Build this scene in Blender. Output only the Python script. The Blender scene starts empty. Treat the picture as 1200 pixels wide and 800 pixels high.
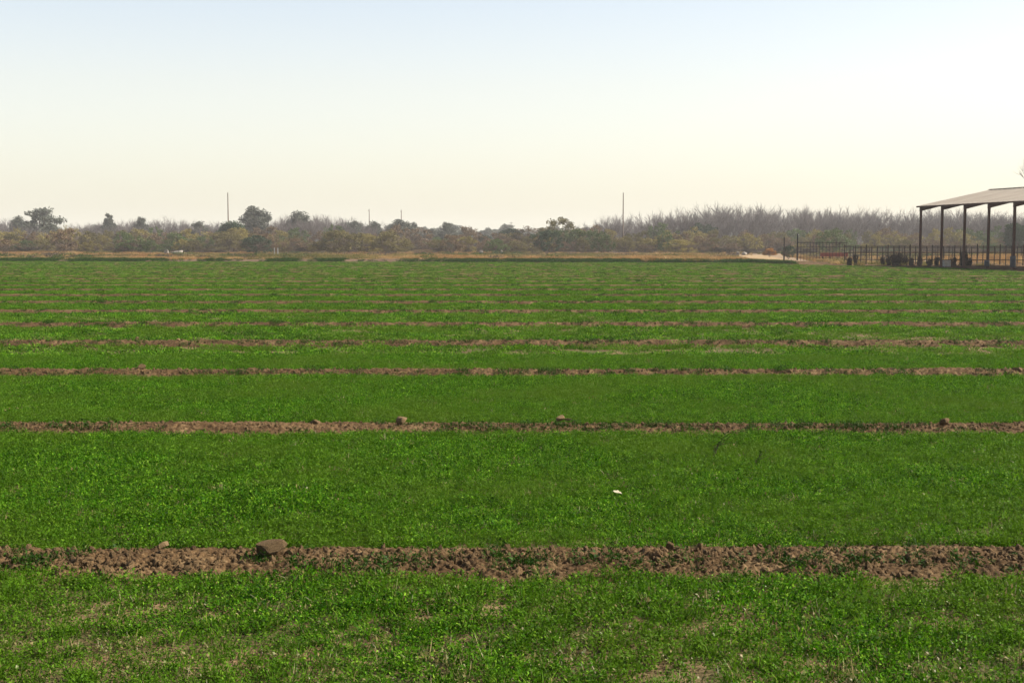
import bpy, math, random
import numpy as np
from mathutils import Vector, Matrix

R = math.radians
rng = np.random.default_rng(7)
random.seed(7)
sc = bpy.context.scene
COL = sc.collection

# ------------------------------------------------------------------ camera model (photo is 1200 x 800, focal 1500 px)
CAM_H = 2.67
F = 1500.0
PITCH = math.atan(115 / F)
_cp, _sp = math.cos(PITCH), math.sin(PITCH)

def ray(px, py):
    u, v = (px - 600) / F, (400 - py) / F
    return Vector((u, _cp + v * _sp, -_sp + v * _cp))

def ground_at(px, py, z=0.0):
    d = ray(px, py)
    t = (z - CAM_H) / d.z
    return Vector((d.x * t, d.y * t, z))

def x_at(px, D, py=290):
    d = ray(px, py)
    return d.x / d.y * D

def z_at(py, D):
    d = ray(600, py)
    return CAM_H + d.z / d.y * D

# ------------------------------------------------------------------ generic helpers
def mesh_from(name, verts, faces, smooth=False):
    me = bpy.data.meshes.new(name)
    verts = np.asarray(verts, dtype=np.float32).reshape(-1, 3)
    if isinstance(faces, np.ndarray):
        n, k = faces.shape
        me.vertices.add(len(verts)); me.vertices.foreach_set('co', verts.ravel())
        me.loops.add(n * k); me.loops.foreach_set('vertex_index', faces.astype(np.int32).ravel())
        me.polygons.add(n)
        me.polygons.foreach_set('loop_start', np.arange(0, n * k, k, dtype=np.int32))
        me.polygons.foreach_set('loop_total', np.full(n, k, dtype=np.int32))
        me.update(calc_edges=True)
    else:
        me.from_pydata([tuple(v) for v in verts], [], faces)
        me.update()
    if smooth:
        me.polygons.foreach_set('use_smooth', np.ones(len(me.polygons), dtype=bool))
    return me

def link(name, me, m=None, parent=None):
    o = bpy.data.objects.new(name, me)
    COL.objects.link(o)
    if m is not None and len(me.materials) == 0:
        me.materials.append(m)
    o.parent = parent
    return o

def tag(o, label=None, cat=None, group=None, kind=None):
    if label: o['label'] = label
    if cat: o['category'] = cat
    if group: o['group'] = group
    if kind: o['kind'] = kind
    return o

def empty(name, loc=(0, 0, 0), rz=0.0):
    o = bpy.data.objects.new(name, None)
    COL.objects.link(o)
    o.empty_display_size = 0.3
    o.location = loc
    o.rotation_euler = (0, 0, rz)
    return o

def copy_tree(o, parent=None):
    c = o.copy(); COL.objects.link(c); c.parent = parent
    for ch in list(o.children):
        copy_tree(ch, c)
    return c

class MB:
    """collects boxes, tubes and rods into one mesh"""
    def __init__(s): s.v = []; s.f = []
    def add(s, vs, fs):
        b = len(s.v); s.v += [tuple(p) for p in vs]; s.f += [tuple(i + b for i in f) for f in fs]
    def box(s, c, size, rot=None):
        hx, hy, hz = (a / 2 for a in size)
        vs = [Vector((x * hx, y * hy, z * hz)) for x in (-1, 1) for y in (-1, 1) for z in (-1, 1)]
        if rot is not None: vs = [rot @ p for p in vs]
        c = Vector(c)
        s.add([p + c for p in vs], [(0,1,3,2),(4,6,7,5),(0,4,5,1),(2,3,7,6),(0,2,6,4),(1,5,7,3)])
    def tube(s, pts, rads, n=8, cap=True):
        pts = [Vector(p) for p in pts]
        rings = []
        up = Vector((0.0, 0.0, 1.0))
        for i, p in enumerate(pts):
            d = (pts[min(i+1, len(pts)-1)] - pts[max(i-1, 0)]).normalized()
            a = d.cross(up if abs(d.z) < 0.95 else Vector((1, 0, 0))).normalized()
            b = d.cross(a)
            r = rads[i] if hasattr(rads, '__len__') else rads
            rings.append([p + (a * math.cos(t) + b * math.sin(t)) * r for t in (2*math.pi*k/n for k in range(n))])
        vs = [q for rg in rings for q in rg]
        fs = []
        for i in range(len(pts) - 1):
            for k in range(n):
                k2 = (k + 1) % n
                fs.append((i*n+k, i*n+k2, (i+1)*n+k2, (i+1)*n+k))
        if cap:
            fs.append(tuple(range(n))[::-1]); fs.append(tuple((len(pts)-1)*n + k for k in range(n)))
        s.add(vs, fs)
    def build(s, name, m, parent=None, smooth=False):
        return link(name, mesh_from(name, s.v, s.f, smooth), m, parent)

# ------------------------------------------------------------------ numpy value noise
def _hash(ix, iy, seed):
    h = (ix.astype(np.int64) * 374761393 + iy.astype(np.int64) * 668265263 + seed * 1442695041) & 0xFFFFFFFF
    h = ((h ^ (h >> 13)) * 1274126177) & 0xFFFFFFFF
    return ((h ^ (h >> 16)) & 0xFFFF) / 65535.0

def vnoise(x, y, seed=0):
    x = np.asarray(x, dtype=np.float64); y = np.asarray(y, dtype=np.float64)
    ix, iy = np.floor(x), np.floor(y)
    fx, fy = x - ix, y - iy
    fx = fx * fx * (3 - 2 * fx); fy = fy * fy * (3 - 2 * fy)
    a = _hash(ix, iy, seed); b = _hash(ix + 1, iy, seed); c = _hash(ix, iy + 1, seed); d = _hash(ix + 1, iy + 1, seed)
    return (a * (1 - fx) + b * fx) * (1 - fy) + (c * (1 - fx) + d * fx) * fy

def fbm(x, y, seed=0, oct=4):
    s = 0; a = 0.5
    for k in range(oct):
        s = s + a * vnoise(x, y, seed + 17 * k); x = x * 2.03 + 5.2; y = y * 2.03 + 1.3; a *= 0.5
    return s / (1 - 0.5 ** oct)

# ------------------------------------------------------------------ materials
def new_mat(name):
    m = bpy.data.materials.new(name); m.use_nodes = True
    nt = m.node_tree
    for n in list(nt.nodes): nt.nodes.remove(n)
    out = nt.nodes.new('ShaderNodeOutputMaterial')
    return m, nt, out

def N(nt, t, **kw):
    n = nt.nodes.new(t)
    for k, v in kw.items(): setattr(n, k, v)
    return n

def ramp(nt, fac, stops):
    r = N(nt, 'ShaderNodeValToRGB')
    el = r.color_ramp.elements
    while len(el) < len(stops): el.new(0.5)
    for e, (p, c) in zip(el, stops):
        e.position = p; e.color = (*c, 1)
    nt.links.new(fac, r.inputs[0])
    return r.outputs[0]

def mixc(nt, fac, a, b, mode='MIX'):
    n = N(nt, 'ShaderNodeMix', data_type='RGBA', blend_type=mode)
    for s, v in ((0, fac), (6, a), (7, b)):
        if isinstance(v, (int, float)): n.inputs[s].default_value = v
        elif isinstance(v, tuple): n.inputs[s].default_value = (*v, 1)
        else: nt.links.new(v, n.inputs[s])
    return n.outputs[2]

def noise_node(nt, vec, scale, detail=3, rough=0.55, out='Fac'):
    n = N(nt, 'ShaderNodeTexNoise')
    n.inputs['Scale'].default_value = scale; n.inputs['Detail'].default_value = detail; n.inputs['Roughness'].default_value = rough
    if vec is not None: nt.links.new(vec, n.inputs['Vector'])
    return n.outputs[out]

def leaf_mat(name, cols, transl=0.3, rough=0.5, spec=0.25, patch=None, vary=(0.8, 1.2)):
    """cols: list of colours picked per leaf / per plant; patch: (colour, noise scale) slow change over the field by plant position"""
    m, nt, out = new_mat(name)
    geo = N(nt, 'ShaderNodeNewGeometry'); oi = N(nt, 'ShaderNodeObjectInfo')
    ad = N(nt, 'ShaderNodeMath', operation='ADD'); fr = N(nt, 'ShaderNodeMath', operation='FRACT')
    nt.links.new(geo.outputs['Random Per Island'], ad.inputs[0]); nt.links.new(oi.outputs['Random'], ad.inputs[1]); nt.links.new(ad.outputs[0], fr.inputs[0])
    k = len(cols)
    c = ramp(nt, fr.outputs[0], [(i / (k - 1), col) for i, col in enumerate(cols)])
    # second variation per plant
    c2 = mixc(nt, oi.outputs['Random'], (vary[0],) * 3, (vary[1],) * 3)
    c = mixc(nt, 1.0, c, c2, 'MULTIPLY')
    if patch:
        f = noise_node(nt, oi.outputs['Location'], patch[1], 3)
        f2 = ramp(nt, f, [(0.42, (0, 0, 0)), (0.68, (1, 1, 1))])
        c = mixc(nt, f2, c, patch[0])
    p = N(nt, 'ShaderNodeBsdfPrincipled')
    p.inputs['Roughness'].default_value = rough
    p.inputs['Specular IOR Level'].default_value = spec
    nt.links.new(c, p.inputs['Base Color'])
    t = N(nt, 'ShaderNodeBsdfTranslucent')
    nt.links.new(c, t.inputs['Color'])
    mx = N(nt, 'ShaderNodeMixShader'); mx.inputs[0].default_value = transl
    nt.links.new(p.outputs[0], mx.inputs[1]); nt.links.new(t.outputs[0], mx.inputs[2])
    nt.links.new(mx.outputs[0], out.inputs[0])
    return m

def simple_mat(name, c1, c2, scale=3.0, rough=0.85, spec=0.2, bump=0.0, bscale=None, coord='Object', metal=0.0, stretch=None):
    m, nt, out = new_mat(name)
    tc = N(nt, 'ShaderNodeTexCoord')
    v = tc.outputs[coord]
    if stretch:
        mp = N(nt, 'ShaderNodeMapping'); mp.inputs['Scale'].default_value = stretch
        nt.links.new(v, mp.inputs['Vector']); v = mp.outputs[0]
    f = noise_node(nt, v, scale, 5, 0.6)
    c = ramp(nt, f, [(0.3, c1), (0.7, c2)])
    p = N(nt, 'ShaderNodeBsdfPrincipled')
    p.inputs['Roughness'].default_value = rough; p.inputs['Specular IOR Level'].default_value = spec; p.inputs['Metallic'].default_value = metal
    nt.links.new(c, p.inputs['Base Color'])
    if bump:
        b = N(nt, 'ShaderNodeBump'); b.inputs['Strength'].default_value = bump; b.inputs['Distance'].default_value = 0.05
        nt.links.new(noise_node(nt, v, bscale or scale * 6, 4), b.inputs['Height'])
        nt.links.new(b.outputs[0], p.inputs['Normal'])
    nt.links.new(p.outputs[0], out.inputs[0])
    return m

SOIL_A, SOIL_B, SOIL_C = (0.026, 0.0148, 0.0066), (0.074, 0.044, 0.020), (0.162, 0.110, 0.055)

def soil_mat(name, a, b, c, green=None):
    m, nt, out = new_mat(name)
    tc = N(nt, 'ShaderNodeTexCoord'); v = tc.outputs['Object']
    f1 = noise_node(nt, v, 1.7, 6, 0.62)
    f2 = noise_node(nt, v, 22.0, 5, 0.65)
    mn = N(nt, 'ShaderNodeMath', operation='MULTIPLY_ADD')
    nt.links.new(f2, mn.inputs[0]); mn.inputs[1].default_value = 0.55
    ml = N(nt, 'ShaderNodeMath', operation='MULTIPLY'); nt.links.new(f1, ml.inputs[0]); ml.inputs[1].default_value = 0.45
    nt.links.new(ml.outputs[0], mn.inputs[2])
    col = ramp(nt, mn.outputs[0], [(0.36, a), (0.5, b), (0.66, c)])
    if green:
        f3 = noise_node(nt, v, 0.9, 6, 0.7)
        col = mixc(nt, ramp(nt, f3, [(0.40, (0, 0, 0)), (0.60, (1, 1, 1))]), col, green)
    p = N(nt, 'ShaderNodeBsdfPrincipled')
    p.inputs['Roughness'].default_value = 0.95; p.inputs['Specular IOR Level'].default_value = 0.1
    nt.links.new(col, p.inputs['Base Color'])
    b_ = N(nt, 'ShaderNodeBump'); b_.inputs['Strength'].default_value = 0.6; b_.inputs['Distance'].default_value = 0.03
    nt.links.new(f2, b_.inputs['Height']); nt.links.new(b_.outputs[0], p.inputs['Normal'])
    nt.links.new(p.outputs[0], out.inputs[0])
    return m

M = {}
M['ridge'] = soil_mat('ridge_soil', SOIL_A, SOIL_B, SOIL_C)
M['field'] = soil_mat('field_soil', (0.07, 0.042, 0.02), (0.15, 0.095, 0.05), (0.26, 0.18, 0.10), green=(0.062, 0.058, 0.022))
M['dryground'] = soil_mat('dry_ground', (0.12, 0.082, 0.048), (0.18, 0.128, 0.078), (0.24, 0.175, 0.112))
M['bank'] = soil_mat('bank_soil', (0.06, 0.04, 0.024), (0.105, 0.07, 0.044), (0.17, 0.115, 0.075))
M['sand'] = soil_mat('track_sand', (0.19, 0.13, 0.066), (0.25, 0.175, 0.092), (0.31, 0.22, 0.125))
M['clod'] = simple_mat('clod', (0.030, 0.018, 0.008), (0.19, 0.125, 0.063), 9.0, 0.95, 0.1, 0.6, 40)
M['stone'] = simple_mat('stone', (0.10, 0.066, 0.032), (0.24, 0.165, 0.088), 7.0, 0.95, 0.1, 0.6, 30)
M['big_clod'] = simple_mat('big_clod', (0.075, 0.046, 0.022), (0.20, 0.138, 0.072), 14.0, 0.95, 0.1, 0.8, 60)
M['white_stone'] = simple_mat('white_stone', (0.15, 0.13, 0.105), (0.27, 0.245, 0.21), 2.0, 0.9, 0.2, 0.4, 8)
M['paper'] = simple_mat('paper', (0.24, 0.21, 0.14), (0.32, 0.29, 0.21), 8.0, 0.8)
M['crop'] = leaf_mat('crop_leaf', [(0.007, 0.034, 0.0006), (0.028, 0.105, 0.001), (0.062, 0.168, 0.003), (0.150, 0.26, 0.018)], 0.38, 0.6, 0.06, ((0.070, 0.135, 0.008), 0.35), vary=(0.5, 1.45))
M['crop_dry'] = leaf_mat('crop_dry_leaf', [(0.10, 0.10, 0.03), (0.20, 0.16, 0.06), (0.10, 0.13, 0.03)], 0.3)
M['weed'] = leaf_mat('weed_leaf', [(0.010, 0.032, 0.002), (0.018, 0.052, 0.003), (0.034, 0.08, 0.006)], 0.25, 0.6, 0.08)
M['dry_grass'] = leaf_mat('tan_grass_blade', [(0.27, 0.17, 0.065), (0.37, 0.25, 0.105), (0.20, 0.13, 0.055)], 0.3, 0.7, 0.1)
M['rust_grass'] = leaf_mat('rust_grass_blade', [(0.22, 0.118, 0.040), (0.31, 0.18, 0.065), (0.17, 0.105, 0.04)], 0.3, 0.7, 0.1)
M['olive_grass'] = leaf_mat('olive_grass_blade', [(0.085, 0.085, 0.018), (0.13, 0.12, 0.03), (0.10, 0.075, 0.022)], 0.3, 0.7, 0.1)
M['twig'] = simple_mat('bare_twig', (0.075, 0.064, 0.064), (0.125, 0.108, 0.106), 0.4, 0.9)
M['bark'] = simple_mat('bark', (0.06, 0.045, 0.035), (0.13, 0.10, 0.08), 3.0, 0.95)
M['olive'] = leaf_mat('olive_leaf', [(0.065, 0.058, 0.021), (0.14, 0.122, 0.045), (0.10, 0.082, 0.034)], 0.25, 0.7, 0.1)
M['yellow'] = leaf_mat('yellow_olive_leaf', [(0.13, 0.11, 0.030), (0.22, 0.185, 0.055), (0.15, 0.115, 0.036)], 0.25, 0.7, 0.1)
M['brown'] = leaf_mat('brown_leaf', [(0.085, 0.058, 0.034), (0.16, 0.11, 0.064), (0.11, 0.075, 0.042)], 0.2, 0.8, 0.1)
M['green'] = leaf_mat('green_leaf', [(0.04, 0.06, 0.018), (0.07, 0.105, 0.026), (0.06, 0.08, 0.022)], 0.2, 0.6, 0.15)
M['dark_green'] = leaf_mat('dark_green_leaf', [(0.018, 0.035, 0.016), (0.03, 0.055, 0.024), (0.025, 0.045, 0.02)], 0.15, 0.6, 0.15)
M['grey_green'] = leaf_mat('grey_green_leaf', [(0.055, 0.066, 0.05), (0.09, 0.10, 0.075), (0.07, 0.08, 0.06)], 0.2, 0.6, 0.15)
M['under'] = leaf_mat('brush_leaf', [(0.05, 0.037, 0.028), (0.085, 0.062, 0.046), (0.07, 0.06, 0.032)], 0.15, 0.85, 0.1)
M['rust_leaf'] = leaf_mat('rust_leaf', [(0.26, 0.11, 0.03), (0.34, 0.17, 0.05), (0.24, 0.12, 0.04)], 0.25, 0.7, 0.1)
M['dark_weed'] = leaf_mat('dark_weed_leaf', [(0.010, 0.009, 0.009), (0.022, 0.018, 0.016), (0.016, 0.014, 0.012)], 0.1, 0.8, 0.1)
M['rust'] = simple_mat('rusty_steel', (0.034, 0.015, 0.010), (0.075, 0.03, 0.018), 4.0, 0.8, 0.25)
M['pipe'] = simple_mat('fence_pipe', (0.014, 0.010, 0.009), (0.032, 0.022, 0.018), 5.0, 0.8, 0.2)
M['pole'] = simple_mat('pole_wood', (0.10, 0.075, 0.06), (0.17, 0.13, 0.105), 2.0, 0.9, 0.1, stretch=(6, 6, 0.5))
M['red'] = simple_mat('red_paint', (0.16, 0.03, 0.026), (0.24, 0.07, 0.055), 2.0, 0.7)
M['blue_drum'] = simple_mat('blue_grey_paint', (0.028, 0.034, 0.042), (0.055, 0.064, 0.075), 3.0, 0.5)
M['white_box'] = simple_mat('white_plastic', (0.26, 0.27, 0.25), (0.38, 0.38, 0.36), 3.0, 0.6)

def roof_mat():
    m, nt, out = new_mat('roof_sheet')
    tc = N(nt, 'ShaderNodeTexCoord'); v = tc.outputs['Object']
    mp = N(nt, 'ShaderNodeMapping'); mp.inputs['Scale'].default_value = (0.25, 0.6, 0.25); nt.links.new(v, mp.inputs['Vector'])
    f = noise_node(nt, mp.outputs[0], 1.0, 5, 0.6)
    c = ramp(nt, f, [(0.3, (0.22, 0.178, 0.128)), (0.7, (0.32, 0.268, 0.20))])
    w = N(nt, 'ShaderNodeTexWave', wave_type='BANDS', bands_direction='Y'); w.inputs['Scale'].default_value = 4.0
    nt.links.new(v, w.inputs['Vector'])
    b = N(nt, 'ShaderNodeBump'); b.inputs['Strength'].default_value = 0.25; b.inputs['Distance'].default_value = 0.02
    nt.links.new(w.outputs['Fac'], b.inputs['Height'])
    p = N(nt, 'ShaderNodeBsdfPrincipled'); p.inputs['Roughness'].default_value = 0.55; p.inputs['Metallic'].default_value = 0.15
    nt.links.new(c, p.inputs['Base Color']); nt.links.new(b.outputs[0], p.inputs['Normal'])
    nt.links.new(p.outputs[0], out.inputs[0])
    return m
M['roof'] = roof_mat()

# ------------------------------------------------------------------ scatter by geometry nodes (stuff only)
_src_cols = {}
def source_collection(name, meshes):
    c = bpy.data.collections.new(name)
    for i, me in enumerate(meshes):
        c.objects.link(bpy.data.objects.new('%s_%02d' % (name, i), me))
    return c

def scatter(name, pts, rots, scl, idx, coll, label, cat):
    pts = np.asarray(pts, dtype=np.float32); n = len(pts)
    me = bpy.data.meshes.new(name)
    me.vertices.add(n); me.vertices.foreach_set('co', pts.ravel())
    for an, ty, key, val in (('rot', 'FLOAT_VECTOR', 'vector', rots), ('scl', 'FLOAT_VECTOR', 'vector', scl), ('idx', 'INT', 'value', idx)):
        a = me.attributes.new(an, ty, 'POINT')
        a.data.foreach_set(key, np.ascontiguousarray(val, dtype=np.int32 if ty == 'INT' else np.float32).ravel())
    me.update()
    o = link(name, me)
    ng = bpy.data.node_groups.new(name + '_scatter', 'GeometryNodeTree')
    ng.interface.new_socket('Geometry', in_out='INPUT', socket_type='NodeSocketGeometry')
    ng.interface.new_socket('Geometry', in_out='OUTPUT', socket_type='NodeSocketGeometry')
    gi = ng.nodes.new('NodeGroupInput'); go = ng.nodes.new('NodeGroupOutput')
    ip = ng.nodes.new('GeometryNodeInstanceOnPoints')
    ci = ng.nodes.new('GeometryNodeCollectionInfo')
    ci.inputs['Collection'].default_value = coll
    ci.inputs['Separate Children'].default_value = True; ci.inputs['Reset Children'].default_value = True
    def attr(nm, ty):
        a = ng.nodes.new('GeometryNodeInputNamedAttribute'); a.data_type = ty; a.inputs['Name'].default_value = nm
        return a.outputs['Attribute']
    L = ng.links.new
    L(gi.outputs[0], ip.inputs['Points']); L(ci.outputs[0], ip.inputs['Instance'])
    ip.inputs['Pick Instance'].default_value = True
    L(attr('idx', 'INT'), ip.inputs['Instance Index'])
    e2r = ng.nodes.new('FunctionNodeEulerToRotation')
    L(attr('rot', 'FLOAT_VECTOR'), e2r.inputs[0]); L(e2r.outputs[0], ip.inputs['Rotation'])
    L(attr('scl', 'FLOAT_VECTOR'), ip.inputs['Scale'])
    L(ip.outputs[0], go.inputs[0])
    md = o.modifiers.new('scatter', 'NODES'); md.node_group = ng
    tag(o, label, cat, kind='stuff')
    return o

# ------------------------------------------------------------------ leaf geometry (numpy)
def unit(v): return v / np.maximum(np.linalg.norm(v, axis=-1, keepdims=True), 1e-9)

def kites(p, d, n, L, W, fold=0.0):
    """leaf quads: base p, direction d, approximate normal n"""
    s = unit(np.cross(d, n)); n2 = unit(np.cross(s, d))
    L = L[:, None]; W = W[:, None]
    a = p; b = p + d * L * 0.45 + s * W * 0.5 + n2 * W * fold; c = p + d * L; e = p + d * L * 0.45 - s * W * 0.5 + n2 * W * fold
    v = np.stack([a, b, c, e], 1).reshape(-1, 3)
    f = np.arange(len(p) * 4).reshape(-1, 4)
    return v, f

def blades(p, d, bend, L, W, rg):
    """grass blades: two-segment strips, root p, direction d, bending towards bend"""
    s = unit(np.cross(d, rg.normal(size=p.shape)))
    L = L[:, None]; W = W[:, None]
    m = p + d * L * 0.55
    t = m + unit(d + bend) * L * 0.5
    v = np.stack([p - s*W*.5, p + s*W*.5, m + s*W*.42, m - s*W*.42, t + s*W*.08, t - s*W*.08], 1).reshape(-1, 3)
    b = (np.arange(len(p)) * 6)[:, None]
    f = np.concatenate([b + np.array([[0, 1, 2, 3]]), b + np.array([[3, 2, 4, 5]])], 0)
    return v, f

def join(parts):
    vs, fs, o = [], [], 0
    for v, f in parts:
        vs.append(v); fs.append(f + o); o += len(v)
    return np.concatenate(vs), np.concatenate(fs)

def tuft_mesh(name, seed, rad, h, nleaf, leaf=(0.02, 0.04), nblade=0, bl=(0.07, 0.13), mat=None, wide=0.55, lean=0.7, bw=0.006):
    rg = np.random.default_rng(seed)
    parts = []
    if nleaf:
        a = rg.uniform(0, 2*np.pi, nleaf); r = rad * np.sqrt(rg.uniform(0, 1, nleaf))
        z = h * (0.15 + 0.85 * rg.uniform(0, 1, nleaf) ** 0.8) * (1 - 0.45 * (r / rad) ** 2)
        p = np.stack([r*np.cos(a), r*np.sin(a), z], 1)
        d = unit(np.stack([np.cos(a), np.sin(a), rg.normal(0.25, 0.45, nleaf)], 1) + rg.normal(0, 0.6, (nleaf, 3)) * [1, 1, 0.5])
        nn = unit(np.array([0, 0, 1.0]) + rg.normal(0, 0.7, (nleaf, 3)))
        L = rg.uniform(*leaf, nleaf)
        parts.append(kites(p, d, nn, L, L * rg.uniform(wide * .8, wide * 1.2, nleaf), 0.2))
    if nblade:
        a = rg.uniform(0, 2*np.pi, nblade); r = rad * np.sqrt(rg.uniform(0, 1, nblade)) * 0.8
        p = np.stack([r*np.cos(a), r*np.sin(a), np.zeros(nblade)], 1)
        a2 = a + rg.normal(0, 0.9, nblade)
        out_ = np.stack([np.cos(a2), np.sin(a2), np.zeros(nblade)], 1)
        d = unit(np.array([0, 0, 1.0]) + out_ * rg.uniform(0.1, lean, (nblade, 1)))
        L = rg.uniform(*bl, nblade)
        parts.append(blades(p, d, out_ * rg.uniform(0.3, 1.3, (nblade, 1)), L, np.full(nblade, bw), rg))
    v, f = join(parts)
    me = mesh_from(name, v, f)
    me.materials.append(mat)
    return me

# ------------------------------------------------------------------ ridges: centre distances along y
RIDGES = [10.50 + 7.62 * k for k in range(25) if 10.50 + 7.62 * k < 188]

def ridge_amp(i):
    return np.interp(i, [0, 1, 2, 3, 5, 8, 12, 25], [0.055, 0.07, 0.098, 0.115, 0.118, 0.105, 0.09, 0.065])

def ridge_centre(i, x):
    return RIDGES[i] + 0.10 * (fbm(np.asarray(x) * 0.35, np.zeros_like(x) + i * 7.7, 3, 3) - 0.5) * 2

# field edge: polyline of (px, py) on flat ground
EDGE_PX = [(-260, 305.2), (0, 305.2), (400, 306), (700, 306.5), (880, 307.3), (945, 309.5), (1050, 311.6), (1120, 313.5), (1200, 317.5), (1330, 324)]
EDGE = [ground_at(a, b + 1.5) for a, b in EDGE_PX]
_ex = np.array([e.x for e in EDGE]); _ey = np.array([e.y for e in EDGE])
def edge_y(x): return np.interp(x, _ex, _ey)

# ================================================================== THE SETTING
GX = 1500.0
g = link('ground', mesh_from('ground', [(-GX, -60, -0.03), (GX, -60, -0.03), (GX, 1450, -0.03), (-GX, 1450, -0.03)], [(0, 1, 2, 3)]), M['dryground'])
tag(g, 'dry sandy ground stretching out beyond the green field to the trees', 'ground', kind='structure')

fv = [(_ex[0] - 60, -40, 0), (_ex[-1] + 30, -40, 0)] + [(e.x, e.y, 0) for e in EDGE[::-1]] + [(_ex[0] - 60, _ey[0], 0)]
fs_ = link('field_soil', mesh_from('field_soil', fv, [tuple(range(len(fv)))]), M['field'])
tag(fs_, 'flat brown soil under the green crop', 'soil', kind='structure')

for i, y0 in enumerate(RIDGES):
    hw = 0.57 if i < 2 else 0.48
    xe = 0.45 * y0 + 9
    dx = 0.0125 * max(1.0, y0 / 10.87) if i < 6 else 0.05 * y0 / 10.87
    nx = int(2 * xe / dx); ny = 96 if i == 0 else (50 if i < 3 else 20)
    X, V = np.meshgrid(np.linspace(-xe, xe, nx), np.linspace(-hw, hw, ny), indexing='ij')
    Y = ridge_centre(i, X) + V
    prof = np.clip(1 - (np.abs(V) / hw) ** 2.2, 0, 1)
    amp = float(ridge_amp(i)) * ((0.7 if i < 3 else 0.86) + (0.6 if i < 3 else 0.28) * fbm(X * 0.5, V * 0 + i, 11 + i, 3))
    Z = amp * prof
    lump = fbm(X * 4.2, Y * 5.5, 31 + i, 4) - 0.5
    clod = np.abs(vnoise(X * 11, Y * 13, 71 + i) - 0.5) * 2
    fine = fbm(X * 34, Y * 40, 91 + i, 3) - 0.5
    Z = Z + prof ** 0.5 * ((0.050 if i < 2 else 0.09) * lump + (0.026 if i < 2 else 0.05) * (0.5 - clod) + 0.030 * (0.5 - np.abs(vnoise(X * 19, Y * 24, 131 + i) - 0.5) * 2) + 0.065 * fine)
    Z[:, 0] = -0.03; Z[:, -1] = -0.03
    Z[0, :] = -0.03; Z[-1, :] = -0.03
    idx = np.arange(nx * ny).reshape(nx, ny)
    q = np.stack([idx[:-1, :-1], idx[1:, :-1], idx[1:, 1:], idx[:-1, 1:]], -1).reshape(-1, 4)
    o = link('soil_ridge', mesh_from('soil_ridge', np.stack([X, Y, Z], -1).reshape(-1, 3), q, smooth=False), M['ridge'])
    where = ('nearest to the camera', 'second from the camera', 'third from the camera', 'fourth from the camera', 'fifth from the camera', 'sixth from the camera')
    tag(o, ('low cloddy brown earth ridge across the field, ' + where[i]) if i < 6 else 'thin far earth ridge showing as a faint line across the green field',
        'ridge', 'earth ridges across the field', 'structure')

# ditch bank along the far edge of the field
bx = np.linspace(x_at(-150, 200), x_at(888, 172), 420)
by = edge_y(bx) + 2.2
V = np.linspace(-1.8, 1.8, 13)
BX, BV = np.meshgrid(bx, V, indexing='ij')
BY = by[:, None] + BV
endf = np.clip(np.minimum(np.arange(420), 419 - np.arange(420)) / 12.0, 0, 1)[:, None]
BZ = 0.48 * np.clip(1 - (np.abs(BV) / 1.8) ** 2, 0, 1) * (0.45 + 0.9 * fbm(BX * 0.12, BV * 0.4, 5, 4)) * endf - 0.02
BZ += (fbm(BX * 1.1, BY * 1.3, 8, 3) - 0.5) * 0.3 * np.clip(1 - (np.abs(BV) / 1.8) ** 2, 0, 1) * endf
BZ[:, 0] = -0.04; BZ[:, -1] = -0.04
idx = np.arange(BX.size).reshape(BX.shape)
q = np.stack([idx[:-1, :-1], idx[1:, :-1], idx[1:, 1:], idx[:-1, 1:]], -1).reshape(-1, 4)
o = link('ditch_bank', mesh_from('ditch_bank', np.stack([BX, BY, BZ], -1).reshape(-1, 3), q), M['bank'])
tag(o, 'low pale earth bank along the far edge of the field', 'bank', kind='structure')

# sandy track
tr = [((985, 312.0), 1.6), ((962, 310.6), 1.9), ((938, 308.6), 2.3), ((918, 306.0), 2.8), ((902, 303.6), 3.4), ((888, 301.3), 4.2), ((878, 299.0), 5.0)]
tv, tf = [], []
for k, ((a, b), w) in enumerate(tr):
    p = ground_at(a, b); p.z = -0.012
    nxt = ground_at(*tr[min(k + 1, len(tr) - 1)][0]); prv = ground_at(*tr[max(k - 1, 0)][0])
    d = (nxt - prv); d.z = 0; d.normalize(); s = Vector((d.y, -d.x, 0))
    tv += [p - s * w * 0.75, p + s * w * 0.75]
    if k: tf.append((2*k-2, 2*k-1, 2*k+1, 2*k))
o = link('dirt_track', mesh_from('dirt_track', tv, tf), M['sand'])
tag(o, 'pale sandy dirt track curving away beside the corral', 'track', kind='structure')

# ================================================================== THE CROP
crop_src = []
for k in range(5):
    crop_src.append(tuft_mesh('crop_plant', 100 + k, 0.10, 0.082, 62, (0.013, 0.028), 8, (0.05, 0.09), M['crop']))
for k in range(3):
    crop_src.append(tuft_mesh('crop_plant', 120 + k, 0.09, 0.075, 36, (0.013, 0.027), 18, (0.05, 0.105), M['crop']))
crop_src.append(tuft_mesh('crop_plant', 140, 0.09, 0.06, 18, (0.018, 0.03), 6, (0.05, 0.10), M['crop_dry']))
crop_col = source_collection('crop_plants', crop_src)

patch_src = [tuft_mesh('crop_patch', 160 + k, 0.38, 0.085, 110, (0.035, 0.065), 60, (0.06, 0.115), M['crop'], bw=0.010) for k in range(5)]
patch_col = source_collection('crop_patches', patch_src)

def in_view(n, y0, y1, margin=2.5, slope=0.425):
    """points uniform over the strip of field seen between the distances y0 and y1"""
    y = np.sqrt(rng.uniform(y0**2, y1**2, n)); w = slope * y + margin
    x = rng.uniform(-1, 1, n) * w
    return x, y

def ridge_dist(x, y):
    k = np.clip(np.round((y - RIDGES[0]) / 7.62), 0, len(RIDGES) - 1).astype(int)
    c = np.array(RIDGES)[k] + 0.10 * (fbm(x * 0.35, k * 7.7, 3, 3) - 0.5) * 2
    return y - c, k

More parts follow.
